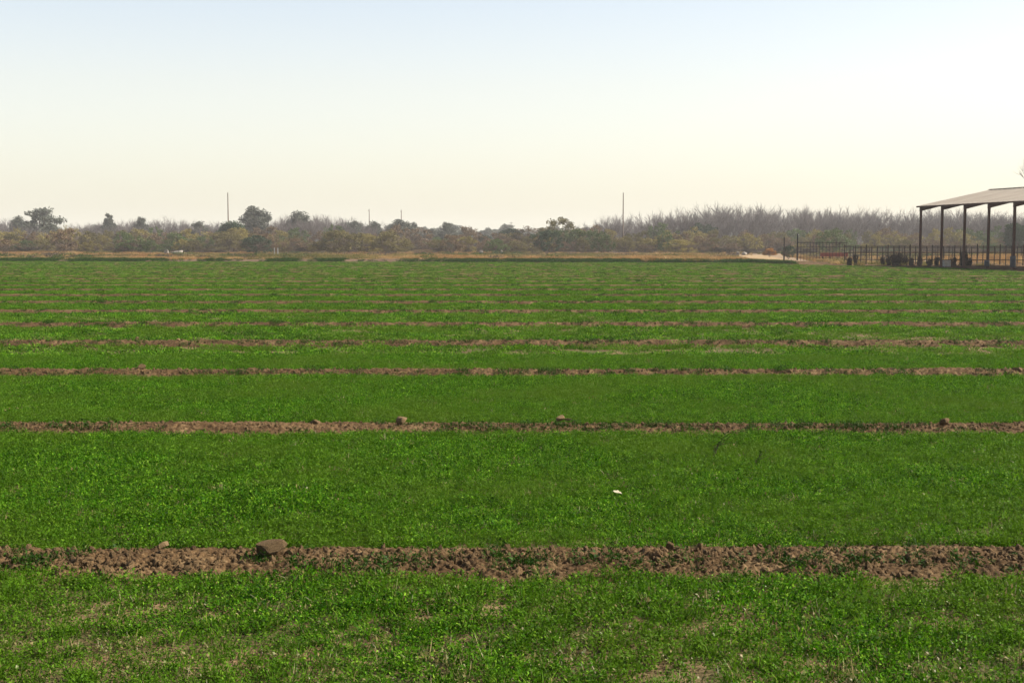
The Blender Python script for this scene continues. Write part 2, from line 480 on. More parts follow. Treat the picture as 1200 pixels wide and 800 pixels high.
def keep_off_ridges(x, y, wid):
    d, k = ridge_dist(x, y)
    edge = wid + 0.22 * (fbm(x * 1.3, y * 0 + k * 3.1, 21, 3) - 0.5) * 2
    return np.abs(d) > edge

def lay(name, x, y, coll, ids, smin, smax, label, cat, zs=None, zr=(0.55, 1.35)):
    n = len(x)
    rot = np.stack([rng.normal(0, 0.12, n), rng.normal(0, 0.12, n), rng.uniform(0, 2*np.pi, n)], 1)
    s = rng.uniform(smin, smax, n) * (0.78 + 0.44 * fbm(x * 0.45, y * 0.45, 83, 3))
    scl = np.stack([s, s, s * rng.uniform(*zr, n)], 1)
    scatter(name, np.stack([x, y, np.zeros(n) if zs is None else zs], 1), rot, scl, ids, coll, label, cat)

# near crop
n0 = 158000
x, y = in_view(n0, 5.5, 30.0, 6.5)
u = rng.uniform(0, 1, n0)
thin = fbm(x * 0.75, y * 1.4, 41, 4)
nearf = np.clip((11.0 - y) / 4.0, 0, 1)                      # the first bed is patchier
p_keep = np.clip(1.15 - np.clip((thin - 0.625) * 6, 0, 1) * (0.30 + 0.35 * nearf), 0.02, 1)
p_keep *= np.clip(1.0 - 0.006 * (y - 6), 0.75, 1) * (1 - 0.04 * nearf)
for hx_, hy_, hr_ in ((624, 777, 0.09), (805, 792, 0.15), (1155, 785, 0.11), (95, 757, 0.07)):   # worn bare spots
    hp = ground_at(hx_, hy_); d2 = ((x - hp.x) / 1.5) ** 2 + (y - hp.y) ** 2
    p_keep = p_keep * (1 - 0.93 * np.exp(-d2 / hr_ ** 2))
ok = (u < p_keep) & keep_off_ridges(x, y, 0.50)
x, y = x[ok], y[ok]
ids = rng.integers(0, 8, len(x)); dry = rng.uniform(0, 1, len(x)) < (0.03 + 0.2 * np.clip((10.6 - y) / 2.5, 0, 1)); ids[dry] = 8
lay('crop', x, y, crop_col, ids, 0.8, 1.3, 'young green leafy crop covering the near beds of the field', 'crop')

# middle and far crop
def far_crop(y0, y1, n, smin, smax, wid, label):
    x, y = in_view(n, y0, y1, 11.0)
    thin = fbm(x * 0.12, y * 0.3, 43, 3)
    ok = keep_off_ridges(x, y, wid) & (y < edge_y(x) - 0.4) & (rng.uniform(0, 1, n) < 1.2 - np.clip((thin - 0.62) * 3, 0, 0.3))
    x, y = x[ok], y[ok]
    lay('crop', x, y, patch_col, rng.integers(0, 5, len(x)), smin, smax, label, 'crop', zr=(0.7, 1.1))
far_crop(29.5, 85.0, 27000, 0.8, 1.25, 0.70, 'green crop beds across the middle of the field')
far_crop(84.0, 205.0, 36500, 0.95, 1.4, 0.72, 'green crop beds far off towards the edge of the field')

# weeds and sprouts on the ridges
weed_src = [tuft_mesh('ridge_weed', 200 + k, 0.11, 0.10, 44, (0.018, 0.038), 16, (0.06, 0.13), M['weed']) for k in range(4)]
weed_col = source_collection('ridge_weeds', weed_src)
wx, wy, wz = [], [], []
for i, y0 in enumerate(RIDGES):
    xe = 0.45 * y0 + 8
    dens = (17.0, 13.0, 13.0)[i] if i < 3 else 11.0
    n = int(2 * xe * dens * 1.6)
    xx = rng.uniform(-xe, xe, n); vv = rng.normal(-0.16 if i < 2 else -0.2, 0.22, n)
    msk = fbm(xx * 1.7, vv * 2.0 + i * 9.0, 51 + i, 3)
    lim = 0.54 if i < 2 else 0.56
    k = (msk > lim) | (rng.uniform(0, 1, n) < (0.20 if i < 2 else 0.15))
    k &= np.abs(vv) < 0.5
    xx, vv = xx[k], vv[k]
    wx.append(xx); wy.append(ridge_centre(i, xx) + vv); wz.append(ridge_amp(i) * 1.05 * np.clip(1 - (np.abs(vv) / 0.57) ** 2.2, 0, 1) - 0.015)
wx, wy, wz = map(np.concatenate, (wx, wy, wz))
ok = wy < edge_y(wx) - 1
wx, wy, wz = wx[ok], wy[ok], wz[ok]
lay('weeds', wx, wy, weed_col, rng.integers(0, 4, len(wx)), 0.6, 1.25, 'dark green weeds sprouting in clumps along the earth ridges', 'weeds', wz)

# clods loose on the ridges
def clod_mesh(name, seed, mat, sub=2, flat=0.7, rough=0.35):
    import bmesh
    bm = bmesh.new(); bmesh.ops.create_icosphere(bm, subdivisions=sub, radius=1.0)
    rg = np.random.default_rng(seed)
    nk = 7 if sub < 3 else 9
    dirs = unit(rg.normal(size=(nk, 3))); offs = rg.uniform(0.5, 0.92, nk) if sub < 3 else rg.uniform(0.32, 0.85, nk)
    for v in bm.verts:
        c = np.array(v.co)
        for d_, o_ in zip(dirs, offs):
            t = c @ d_ - o_
            if t > 0: c = c - d_ * t * 0.9
        c *= 1 + rough * (rg.uniform() - 0.5) * 0.5
        v.co = Vector((c[0] * 1.1, c[1] * 0.9, c[2] * flat))
    me = bpy.data.meshes.new(name); bm.to_mesh(me); bm.free()
    me.materials.append(mat)
    return me
clod_src = [clod_mesh('clod', 300 + k, M['clod'], 1, 0.75, 0.6) for k in range(6)]
clod_col = source_collection('loose_clods', clod_src)
cx, cy, cz, cs = [], [], [], []
for i in range(9):
    y0 = RIDGES[i]; xe = 0.45 * y0 + 8
    n = int(2 * xe * (620 if i == 0 else 340 if i == 1 else 190 if i == 2 else 90))
    xx = rng.uniform(-xe, xe, n); vv = rng.uniform(-0.55, 0.45, n)
    cx.append(xx); cy.append(ridge_centre(i, xx) + vv)
    cz.append((ridge_amp(i) * 1.05 + 0.02) * np.clip(1 - (np.abs(vv) / 0.57) ** 2.2, 0, 1) - 0.005)
    cs.append(np.clip(0.0062 * np.exp(rng.normal(0.15, 0.8, n)) * (1 + 0.018 * y0), 0.004, 0.042))
cx, cy, cz, cs = map(np.concatenate, (cx, cy, cz, cs))
n = len(cx)
scatter('soil_crumbs', np.stack([cx, cy, cz], 1), rng.uniform(0, 6.28, (n, 3)), np.stack([cs * rng.uniform(.8, 1.4, n), cs, cs], 1),
        rng.integers(0, 6, n), clod_col, 'loose crumbs and small clods of brown soil lying on the earth ridges', 'soil clods')

# the larger clods and stones one can point at
def clod(px, py, wpx, hpx, label, seed, mat='clod', ridge=None, cat='clod', zoff=0.0, name='earth_clod', D=None):
    if D is None:
        D = RIDGES[ridge] if ridge is not None else ground_at(px, py).y
    z0 = z_at(py, D)
    w = wpx / F * D; h = hpx / F * D
    me = clod_mesh(name, seed, M[mat], 3, 1.0, 0.22)
    o = link(name, me, M[mat])
    o.location = (x_at(px, D, py), D, z0 - h * 0.16 + zoff + h * 0.40)
    o.scale = (w / 1.5, w / 1.8, h / 1.35)
    o.rotation_euler = (0, 0, seed * 1.3)
    return tag(o, label, cat, 'large clods on the earth ridges' if cat == 'clod' else None)
clod(316, 642, 30, 15, 'largest tan earth clod sitting on top of the nearest ridge', 411, 'big_clod', 0, zoff=-0.012)
clod(191, 640, 12, 7, 'small grey brown clod on the nearest ridge, left of the big clod', 402, 'stone', 0)
clod(470, 495, 12, 10, 'pointed orange tan clod standing up on the second ridge', 433, 'stone', 1)
clod(655, 491, 10, 6, 'small tan clod on the second ridge, near the middle of the photo', 404, 'stone', 1)
clod(666, 492, 7, 4, 'tiny pale clod just right of the small tan clod on the second ridge', 415, 'stone', 1)
clod(370, 500, 17, 10, 'dark brown clod on the second ridge, left of the pointed clod', 405, 'clod', 1)
clod(1107, 494, 14, 7, 'brown clod on the second ridge towards its right end', 426, 'clod', 1, zoff=-0.02)
clod(1192, 435, 13, 6, 'pale topped clod at the right end of the third ridge', 407, 'stone', 2)
clod(1169, 437, 7, 7, 'dark clod near the right end of the third ridge', 408, 'clod', 2)
clod(166, 432, 8, 6, 'dark clod standing on the left part of the third ridge', 409, 'clod', 2)
clod(742, 437, 11, 6, 'brown clod on the third ridge, right of the middle', 410, 'clod', 2)
clod(1019, 402, 8, 5, 'dark clod on the fourth ridge towards the right', 412, 'clod', 3)
clod(160, 398, 5, 4, 'pale clod on the fourth ridge at the left', 413, 'stone', 3)
clod(209, 398, 4, 3, 'tiny whitish clod on the fourth ridge, right of the pale one', 414, 'stone', 3)
clod(785, 640, 14, 7, 'reddish clod on the nearest ridge, right of the middle', 417, 'clod', 0)
clod(868, 503, 13, 8, 'brown lump on the second ridge, right of the middle', 418, 'clod', 1)

# pale scrap of litter in the second bed
pD = ground_at(722, 588).y
rg = np.random.default_rng(5)
gx, gy = np.meshgrid(np.linspace(-1, 1, 9), np.linspace(-1, 1, 6), indexing='ij')
pz = 0.35 * fbm(gx * 2 + 9, gy * 2 + 4, 77, 3) + 0.15 * np.abs(gx)
pv = np.stack([gx * (0.042 - 0.014 * gy), gy * 0.024 + gx * 0.006, pz * 0.07], -1).reshape(-1, 3)
idx = np.arange(54).reshape(9, 6)
q = np.stack([idx[:-1, :-1], idx[1:, :-1], idx[1:, 1:], idx[:-1, 1:]], -1).reshape(-1, 4)
o = link('paper_scrap', mesh_from('paper_scrap', pv, q), M['paper'])
sm = o.modifiers.new('thick', 'SOLIDIFY'); sm.thickness = 0.002
o.location = (x_at(722, pD, 588), pD, 0.095); o.rotation_euler = (R(16), R(16), 0.3)
tag(o, 'crumpled cream paper scrap lying in the crop of the second bed', 'litter')

# dark stalks standing in the second bed
def stalk(px, py, hpx, lean, label, seed):
    D = ground_at(px, py).y; h = hpx / F * D
    rg = np.random.default_rng(seed)
    e = empty('weed_stalk', (x_at(px, D, py), D, 0))
    tag(e, label, 'weed', 'dark weed stalks in the crop')
    mb = MB(); L = h + 0.1
    for k in range(4):
        a = rg.uniform(-0.5, 0.5)
        mb.tube([(0.01 * k, 0, 0), (lean * L * 0.35 + a * 0.05, 0.02 * k, L * 0.5), (lean * L + a * 0.12, 0.04 * a, L * (1 - 0.13 * k))], [0.006, 0.005, 0.002], 5)
    mb.build('stem', M['under'], e)
    p = np.stack([lean * L * np.linspace(.2, .95, 26) + rg.normal(0, .015, 26), rg.normal(0, .02, 26), L * np.linspace(.25, .95, 26)], 1)
    d = unit(rg.normal(size=(26, 3)) + [0, 0, .8])
    v, f = kites(p, d, unit(rg.normal(size=(26, 3))), rg.uniform(.03, .06, 26), rg.uniform(.012, .022, 26))
    link('leaves', mesh_from('leaves', v, f), M['weed'], e)
stalk(833, 540, 26, 0.55, 'taller dark leaning weed stalk standing above the crop of the second bed', 1)
stalk(884, 551, 14, 0.5, 'shorter dark weed stalk right of the taller leaning one', 2)

# ================================================================== BEYOND THE FIELD
grass_src = [tuft_mesh('dry_grass_tuft', 500 + k, 0.55, 0.5, 0, (0.02, 0.03), 70, (0.35, 0.85), M[('dry_grass', 'rust_grass', 'olive_grass')[k // 2]], lean=0.8, bw=0.035) for k in range(6)]
grass_col = source_collection('dry_grass_tufts', grass_src)
n = 46000
y = np.where(rng.uniform(0, 1, n) < 0.25, rng.uniform(150, 215, n), rng.uniform(150, 345, n)); x = rng.uniform(-1, 1, n) * (0.45 * y + 8)
msk = fbm(x * 0.035, y * 0.03, 61, 3)
px_ = 600 + x / y * F
dens = np.where(px_ < 880, 0.95, np.where(px_ < 960, 0.3, 0.3))
ok = ((y > edge_y(x) + np.where(px_ < 900, 4.2, 3)) | ((y > edge_y(x) + 1.2) & (fbm(x * 0.2, y * 0, 69, 3) > 0.5))) & (rng.uniform(0, 1, n) < dens * np.clip((msk - 0.25) * 4, 0.12, 1))
# keep the track clear
tp = np.array([[ground_at(*a).x, ground_at(*a).y, w] for a, w in tr])
tx = np.interp(y, tp[:, 1], tp[:, 0]); tw = np.interp(y, tp[:, 1], tp[:, 2])
ok &= ~((np.abs(x - tx) < tw * 1.5) & (y > tp[0, 1] - 3) & (y < tp[-1, 1]))
x, y = x[ok], y[ok]
hs = 0.25 + 1.4 * fbm(x * 0.05, y * 0.05, 66, 3) ** 1.3
kn_ = fbm(x * 0.06, y * 0.035, 67, 3) + rng.normal(0, 0.06, len(x))
gk = np.where(kn_ > 0.55, 2, np.where(kn_ < 0.44, 4, 0)) + rng.integers(0, 2, len(x))
n = len(x)
s = rng.uniform(0.6, 1.2, n) * hs
scatter('dry_grass', np.stack([x, y, np.full(n, -0.03)], 1), np.stack([np.zeros(n), np.zeros(n), rng.uniform(0, 6.28, n)], 1),
        np.stack([s * 1.3, s * 1.3, s], 1), gk, grass_col, 'tan and rusty dry grass in a band between the field and the scrub', 'dry grass')

# low green and dark bushes growing in the dry strip
low = source_collection('low_bushes', [tuft_mesh('low_bush', 540 + k, 0.8, 0.8, 150, (0.12, 0.24), 30, (0.5, 1.0), M[('weed', 'under', 'olive')[k % 3]], bw=0.03) for k in range(6)])
n = 900
y = rng.uniform(206, 318, n); x = rng.uniform(-1, 1, n) * (0.45 * y + 8)
ok = (fbm(x * 0.05, y * 0.05, 68, 3) > 0.47) & (y > edge_y(x) + 6) & (np.abs(600 + x / y * F - 905) > 40)
x, y = x[ok], y[ok]; n = len(x); s = rng.uniform(0.5, 1.25, n)
scatter('low_bushes', np.stack([x, y, np.full(n, -0.05)], 1), np.stack([x * 0, x * 0, rng.uniform(0, 6.28, n)], 1), np.stack([s * 1.5, s * 1.5, s], 1),
        rng.integers(0, 6, n), low, 'low green and dark bushes dotted through the dry grass strip', 'undergrowth')

# green weeds on the ditch bank
n = 7500
x = rng.uniform(x_at(-130, 200), x_at(900, 175), n)
px_ = 600 + x / edge_y(x) * F
msk = fbm(x * 0.28, x * 0, 63, 4) + np.where((px_ < 170) | ((px_ > 430) & (px_ < 790)), 0.09, -0.03) + rng.normal(0, 0.12, n)
ok = msk > 0.53
x = x[ok]; n = len(x)
y = edge_y(x) + rng.uniform(0.2, 2.6, n)
bweed = source_collection('bank_weeds', [tuft_mesh('bank_weed', 520 + k, 0.4, 0.35, 60, (0.06, 0.12), 30, (0.2, 0.45), M['weed'], bw=0.02) for k in range(3)])
s = rng.uniform(0.5, 1.15, n)
scatter('bank_weeds', np.stack([x, y, 0.05 + 0.25 * np.clip((y - edge_y(x)) / 2, 0, 1)], 1), np.stack([np.zeros(n), np.zeros(n), rng.uniform(0, 6.28, n)], 1),
        np.stack([s, s, s], 1), rng.integers(0, 3, n), bweed, 'dark green weeds along the low earth bank at the field edge', 'weeds')

# ------------------------------------------------------------------ tree and shrub prototypes
def branch_tree(seed, h, spread, limbs, depth, kids, r0, up=0.5, twigs_n=4, twig_len=1.2, twig_r=0.02, start=0.12, lean=0.6):
    """returns (trunk MB, crown MB): limbs grow from a short trunk and divide into ever finer twigs"""
    rg = random.Random(seed)
    trunk, crown = MB(), MB()
    th = h * start
    trunk.tube([(0, 0, -0.3), (rg.uniform(-.1, .1), rg.uniform(-.1, .1), th * 0.6), (rg.uniform(-.2, .2), rg.uniform(-.2, .2), th * 1.1)], [r0, r0 * 0.85, r0 * 0.75], 7)
    def grow(p, d, L, r, lev):
        mid = p + d * L * 0.5 + Vector((rg.uniform(-1, 1), rg.uniform(-1, 1), rg.uniform(-.5, .6))) * L * 0.07
        d2 = (d + Vector((rg.uniform(-1, 1), rg.uniform(-1, 1), rg.uniform(0, 1) * up)) * 0.22).normalized()
        end = mid + d2 * L * 0.5
        (trunk if lev == 0 else crown).tube([p, mid, end], [r, r * 0.8, r * 0.55], 5 if lev == 0 else (4 if lev == 1 else 3), cap=False)
        if lev >= depth:
            for _ in range(twigs_n):
                t = rg.uniform(0.2, 1.0); q = p.lerp(end, t)
                dd = (d2 + Vector((rg.uniform(-1, 1), rg.uniform(-1, 1), rg.uniform(-.4, 1) * up * 1.5)) * 0.75).normalized()
                l2 = twig_len * rg.uniform(0.5, 1.2)
                crown.tube([q, q + dd * l2 * 0.5, q + (dd + Vector((rg.uniform(-.3, .3), rg.uniform(-.3, .3), .15 * up))).normalized() * l2], [twig_r, twig_r * 0.8, twig_r * 0.4], 3, cap=False)
            return
        for c in range(kids):
            t = 0.35 + 0.65 * (c + rg.random()) / kids
            q = mid.lerp(end, (t - 0.5) * 2) if t > 0.5 else p.lerp(mid, t * 2)
            a = rg.uniform(0, 2 * math.pi); e1 = d.orthogonal().normalized(); e2 = d.cross(e1)
            side = e1 * math.cos(a) + e2 * math.sin(a)
            dd = (d2 * 0.85 + side * rg.uniform(0.4, 0.9) * spread + Vector((0, 0, up * 0.35))).normalized()
            grow(q, dd, L * rg.uniform(0.5, 0.72), r * 0.5, lev + 1)
    for k in range(limbs):
        a = 2 * math.pi * (k + rg.random() * 0.7) / limbs
        d = Vector((math.cos(a) * lean * rg.uniform(.5, 1.1), math.sin(a) * lean * rg.uniform(.5, 1.1), 1)).normalized()
        grow(Vector((0, 0, th * rg.uniform(.5, 1))), d, h * rg.uniform(0.42, 0.56), r0 * 0.55, 0)
    return trunk, crown

def proto_size(objs):
    vs = np.concatenate([np.array([v.co[:] for v in o.data.vertices]) for o in objs])
    return float(np.percentile(vs[:, 2], 99.7)), float(np.percentile(np.abs(vs[:, :2]).ravel(), 97) * 2)

PARK = []
def proto_done(root, kids):
    root['_h'], root['_w'] = proto_size(kids)
    PARK.append(root)
    return root

def bare_tree(seed, h=13):
    e = empty('bare_tree')
    t, c = branch_tree(seed, h, 0.8, random.Random(seed).choice([4, 5, 6]), 2, 5, 0.22, 0.65, 9, 1.9, 0.024, 0.10, 0.46)
    a = t.build('trunk', M['bark'], e); b = c.build('crown', M['twig'], e)
    return proto_done(e, [a, b])

def leaf_cloud(rg, centres, rads, per, size):
    n = len(centres) * per
    c = np.repeat(centres, per, 0); r = np.repeat(rads, per)[:, None]
    dirs = unit(rg.normal(size=(n, 3)))
    p = c + dirs * r * (rg.uniform(0, 1, (n, 1)) ** 0.45) * [1, 1, 0.8]
    d = unit(dirs * 0.6 + rg.normal(size=(n, 3)))
    L = rg.uniform(size * .6, size * 1.3, n)
    return kites(p, d, unit(rg.normal(size=(n, 3))), L, L * rg.uniform(.45, .75, n), 0.15)

def leafy_tree(name, seed, h, w, mat, trunk_h=0.18, nclump=60, per=130, size=0.46, taper=1.0):
    rg = np.random.default_rng(seed)
    e = empty(name)
    cz = h * (trunk_h + 1) / 2; rz = h * (1 - trunk_h) / 2
    cs_, rs_ = [], []
    while len(cs_) < nclump:
        p = rg.uniform(-1, 1, 3)
        rr = np.linalg.norm(p)
        if rr > 1 or rr < 0.25: continue
        k = 1 - 0.45 * taper * max(p[2], 0)
        lump = 0.78 + 0.3 * vnoise(math.atan2(p[1], p[0]) * 1.5 + seed, p[2] * 2, seed)
        cs_.append((p[0] * w / 2 * k * lump * 0.88, p[1] * w / 2 * k * lump * 0.88, cz + p[2] * rz * 0.88 * (0.85 + 0.2 * lump)))
        rs_.append(w * rg.uniform(0.07, 0.15))
    v, f = leaf_cloud(rg, np.array(cs_), np.array(rs_), per, size)
    fo = link('crown', mesh_from('crown', v, f), M[mat], e)
    mb = MB()
    mb.tube([(0, 0, -0.3), (0.1, 0, h * trunk_h), (0, 0.1, h * 0.55)], [0.028 * h, 0.022 * h, 0.01 * h], 7)
    for c in cs_[::3]:
        mb.tube([(0.05, 0, h * trunk_h * 0.9), (c[0] * .5, c[1] * .5, h * trunk_h + (c[2] - h * trunk_h) * .6), c], [0.012 * h, 0.008 * h, 0.003 * h], 4, cap=False)
    tr_ = mb.build('trunk', M['bark'], e)
    return proto_done(e, [fo, tr_])

def scrub(name, seed, h, w, mat, dens=1.0, twiggy=True, size=0.2):
    """desert shrub: many crooked stems from the ground, fine twigs, thin foliage in clumps"""
    rg = np.random.default_rng(seed); r2 = random.Random(seed)
    e = empty(name)
    t, c = branch_tree(seed, h, 1.0, 6, 1, 6, 0.07 * h / 4, 0.25, 6, 0.28 * h, 0.016, 0.03, 0.95 * w / h * 0.75)
    for fs in [c]: t.add(fs.v, fs.f)
    st = t.build('stems', M['bark'], e)
    nc = int(52 * dens)
    a = rg.uniform(0, 2*np.pi, nc); u = rg.uniform(0, 1, nc) ** 0.5; zz = rg.uniform(0.2, 1, nc)
    prof = np.sqrt(np.clip(1 - (np.abs(zz - 0.45) / 0.56) ** 2, 0.02, 1))
    lump = 0.72 + 0.5 * vnoise(a * 1.3 + seed, zz * 2.5, seed)
    cen = np.stack([np.cos(a) * u * prof * lump * w / 2 * .9, np.sin(a) * u * prof * lump * w / 2 * .9, zz * h * 0.93 * (0.8 + 0.28 * lump)], 1)
    v, f = leaf_cloud(rg, cen, w * rg.uniform(0.05, 0.105, nc), 74, size)
    fo = link('foliage', mesh_from('foliage', v, f), M[mat], e)
    return proto_done(e, [fo, st])

P_bare = [bare_tree(600 + k, 13) for k in range(7)]
P_olive = [scrub('desert_shrub', 620 + k, 4.2, 5.4, 'olive') for k in range(4)]
P_brown = [scrub('desert_shrub', 630 + k, 4.0, 5.2, 'brown', 0.7) for k in range(4)]
P_yellow = [scrub('desert_shrub', 640 + k, 3.8, 5.2, 'yellow') for k in range(3)]
P_green = [scrub('green_bush', 650 + k, 4.2, 5.6, 'green', 1.2) for k in range(2)]
P_dark = [scrub('dark_bush', 655 + k, 4.4, 5.2, 'dark_green', 1.3) for k in range(2)]
P_rust = [scrub('rusty_bush', 660, 2.0, 2.6, 'rust_leaf', 1.0, size=0.14)]
P_round = [leafy_tree('round_tree', 670 + k, 12, 10, 'grey_green', taper=0.9) for k in range(4)]
P_slim = [leafy_tree('slim_tree', 680, 13, 5.5, 'grey_green', nclump=56, taper=1.5)]
P_dgt = [leafy_tree('dark_tree', 684 + k, 9, 9, 'dark_green', nclump=70, taper=0.6) for k in range(2)]
def spiky_weed(seed):
    rg = np.random.default_rng(seed); e = empty('dry_weed')
    n = 90; a = rg.uniform(0, 2*np.pi, n); r = 0.4 * np.sqrt(rg.uniform(0, 1, n))
    p = np.stack([r*np.cos(a), r*np.sin(a), np.zeros(n)], 1); o_ = np.stack([np.cos(a), np.sin(a), np.zeros(n)], 1)
    L = rg.uniform(0.5, 1.6, n) * (1.15 - r)
    v, f = blades(p, unit(np.array([0, 0, 1.0]) + o_ * rg.uniform(0.0, 0.35, (n, 1))), o_ * rg.uniform(0, .3, (n, 1)), L, np.full(n, 0.05), rg)
    st = link('stems', mesh_from('stems', v, f), M['dark_weed'], e)
    m_ = 26
    cen = np.stack([rg.normal(0, .26, m_), rg.normal(0, .26, m_), rg.uniform(.1, 1.0, m_)], 1)
    v, f = leaf_cloud(rg, cen, rg.uniform(.1, .22, m_), 40, .13)
    fo = link('foliage', mesh_from('foliage', v, f), M['dark_weed'], e)
    return proto_done(e, [st, fo])
P_weed = [spiky_weed(690 + k) for k in range(4)]
UNDER = [scrub('low_brush', 700 + k, 4.0, 5.0, 'under', 1.0, size=0.3) for k in range(2)]
P_open = [leafy_tree('open_tree', 687, 10, 8, 'olive', nclump=44, per=90, size=0.36, taper=0.4)]
used = set()

def place(protos, px, D, ytop, wpx, label, cat, group=None, zbase=-0.03, k=None):
    p = protos[rng.integers(len(protos))] if k is None else protos[k]
    if p.name in used: o = copy_tree(p)
    else: o = p; used.add(p.name)
    h = z_at(ytop, D) - zbase
    sz = h / p['_h']
    sx = (wpx / F * D) / p['_w'] if wpx else sz * rng.uniform(0.85, 1.2)
    o.location = (x_at(px, D), D, zbase); o.scale = (sx, sx, sz); o.rotation_euler = (0, 0, rng.uniform(0, 6.28))
    for a in ('label', 'category', 'group'):
        if a in o: del o[a]
    return tag(o, label, cat, group)

SECT = [(-1e9, 112, 'at the far left'), (112, 182, 'below the slim pointed tree'), (182, 245, 'left of the left tall pole'), (245, 345, 'around the left tall pole'),
        (345, 425, 'left of the two small poles'), (425, 500, 'around the two small poles'), (500, 620, 'under the low gap in the tree line'), (620, 705, 'around the open topped tree'),
        (705, 790, 'around the right tall pole'), (790, 866, 'right of the right tall pole'), (866, 930, 'behind the dirt track'), (930, 1076, 'behind the corral fence'), (1076, 1e9, 'seen through the barn')]
def sect(px):
    for a, b, s in SECT:
        if a <= px < b: return s

# bare trees: skyline profile of the photograph
PROF = np.array([(-80, 256), (0, 257), (30, 252), (60, 262), (90, 263), (120, 259), (150, 257), (175, 256), (200, 254), (215, 257), (245, 261), (280, 262), (330, 254), (350, 251), (380, 252), (400, 254), (425, 258), (445, 262), (470, 264), (490, 268),
                 (670, 264), (690, 259), (705, 256), (722, 252), (745, 252), (770, 247), (800, 244), (830, 242), (862, 239), (890, 243), (920, 245), (950, 242), (985, 245), (1020, 243), (1050, 247), (1076, 246), (1130, 246), (1180, 248), (1300, 248)])
for row, (D, step, jit) in enumerate(((545, 10.5, 2.5), (455, 13, 4))):
    px = -75.0
    while px < 1290:
        px += step * rng.uniform(0.75, 1.25)
        if 486 < px < 668: continue
        yt = np.interp(px, PROF[:, 0], PROF[:, 1]) + rng.normal(0, jit * 0.5) + (5 + rng.uniform(0, 5) if row else 0)
        s = sect(px)
        place(P_bare, px, D + rng.uniform(-22, 22), yt, None, ('tall' if not row else 'lower') + ' bare grey twiggy tree ' + s.replace('scrub belt', 'tree line'), 'tree', ('tall bare trees ' if not row else 'lower bare trees ') + s)

# trees one can single out on the skyline
T = [
    (P_round, 0, 47, 480, 244.5, 40, 'large round grey green tree at the left end of the skyline'),
    (P_round, 1, 21, 500, 254, 20, 'smaller round tree left of the large round one at the left end'),
    (P_slim, 0, 128, 520, 251, 14, 'slim pointed grey green tree on the left skyline'),
    (P_round, 2, 167, 490, 255, 18, 'rounded dim tree right of the slim pointed tree'),
    (P_round, 3, 302, 470, 243, 37, 'broad round crowned tree rising right of the left tall pole'),
    (P_round, 1, 351, 480, 248, 30, 'grey round tree right of the broad round crowned one'),
    (P_round, 2, 415, 500, 260, 26, 'low round tree left of the two small poles'),
    (P_round, 0, 440, 500, 260, 22, 'round tree under the left small pole'),
    (P_round, 3, 472, 500, 258, 30, 'round grey tree under the right small pole'),
    (P_round, 1, 486, 520, 261, 14, 'small tree just right of the right small pole'),
    (P_round, 2, 525, 520, 261, 22, 'small round tree standing alone in the low gap'),
    (P_round, 0, 505, 540, 268, 26, 'low dim tree left of the lone tree in the gap'),
    (P_round, 3, 546, 560, 269, 18, 'low dim tree right of the lone tree in the gap'),
    (P_dgt, 0, 272, 388, 260, 27, 'dark green dense tree at the foot of the left tall pole'),
    (P_dgt, 1, 260, 395, 268, 14, 'small dark green tree left of the dense dark one by the pole'),
    (P_dgt, 1, 598, 420, 268, 26, 'dark green bushy tree below the small cross armed pole'),
    (P_dgt, 0, 566, 430, 276, 20, 'dark bluish bushy tree in the low gap'),
    (P_dgt, 0, 822, 440, 262, 30, 'dense dark bluish tree in front of the bare wood, right of the right tall pole'),
    (P_dgt, 1, 1190, 330, 262, 26, 'dark leafy tree behind the right end of the hay barn'),
    (P_open, 0, 655, 360, 255, 34, 'open topped greenish tree standing up right of the low gap'),
    (P_round, 0, 232, 450, 260, 20, 'dim tree between the slim tree and the left tall pole'),
]
for pr, k, px, D, yt, w, lb in T:
    place(pr, px, D, yt, w, lb, 'tree', k=k)

# tree just outside the right edge, behind the barn: its twigs reach into the picture above the roof
e_ = place([P_bare[3]], 1226, 240, 190, 44, 'tall bare tree rising behind the hay barn roof', 'tree')

# scrub belt
kinds = [(P_olive, 'olive brown'), (P_brown, 'greyish brown'), (P_yellow, 'yellowish olive'), (P_olive, 'olive brown'), (P_brown, 'greyish brown'), (P_green, 'dull green'), (P_yellow, 'yellowish olive')]
for row, (D0, step, y0, yj) in enumerate(((395, 19, 270, 3.5), (350, 18, 275.5, 4.0), (318, 19, 281, 4.0))):
    px = -70.0
    while px < 1270:
        px += step * rng.uniform(0.7, 1.3)
        D = D0 + rng.uniform(-16, 16)
        if row == 2 and 868 < px < 912: continue
        pr, kn = kinds[rng.integers(len(kinds))]
        yt = y0 + rng.normal(0, yj) + (4 if 490 < px < 600 else 0)
        if px > 900 and row: D += 15
        s = sect(px)
        r = ('back', 'middle', 'front')[row]
        place(pr, px, D, yt, rng.uniform(18, 40) * (1.0 if row < 2 else 0.85), f'{kn} desert shrub, {r} row, {s}', 'shrub', f'{kn} {r} shrubs {s}')

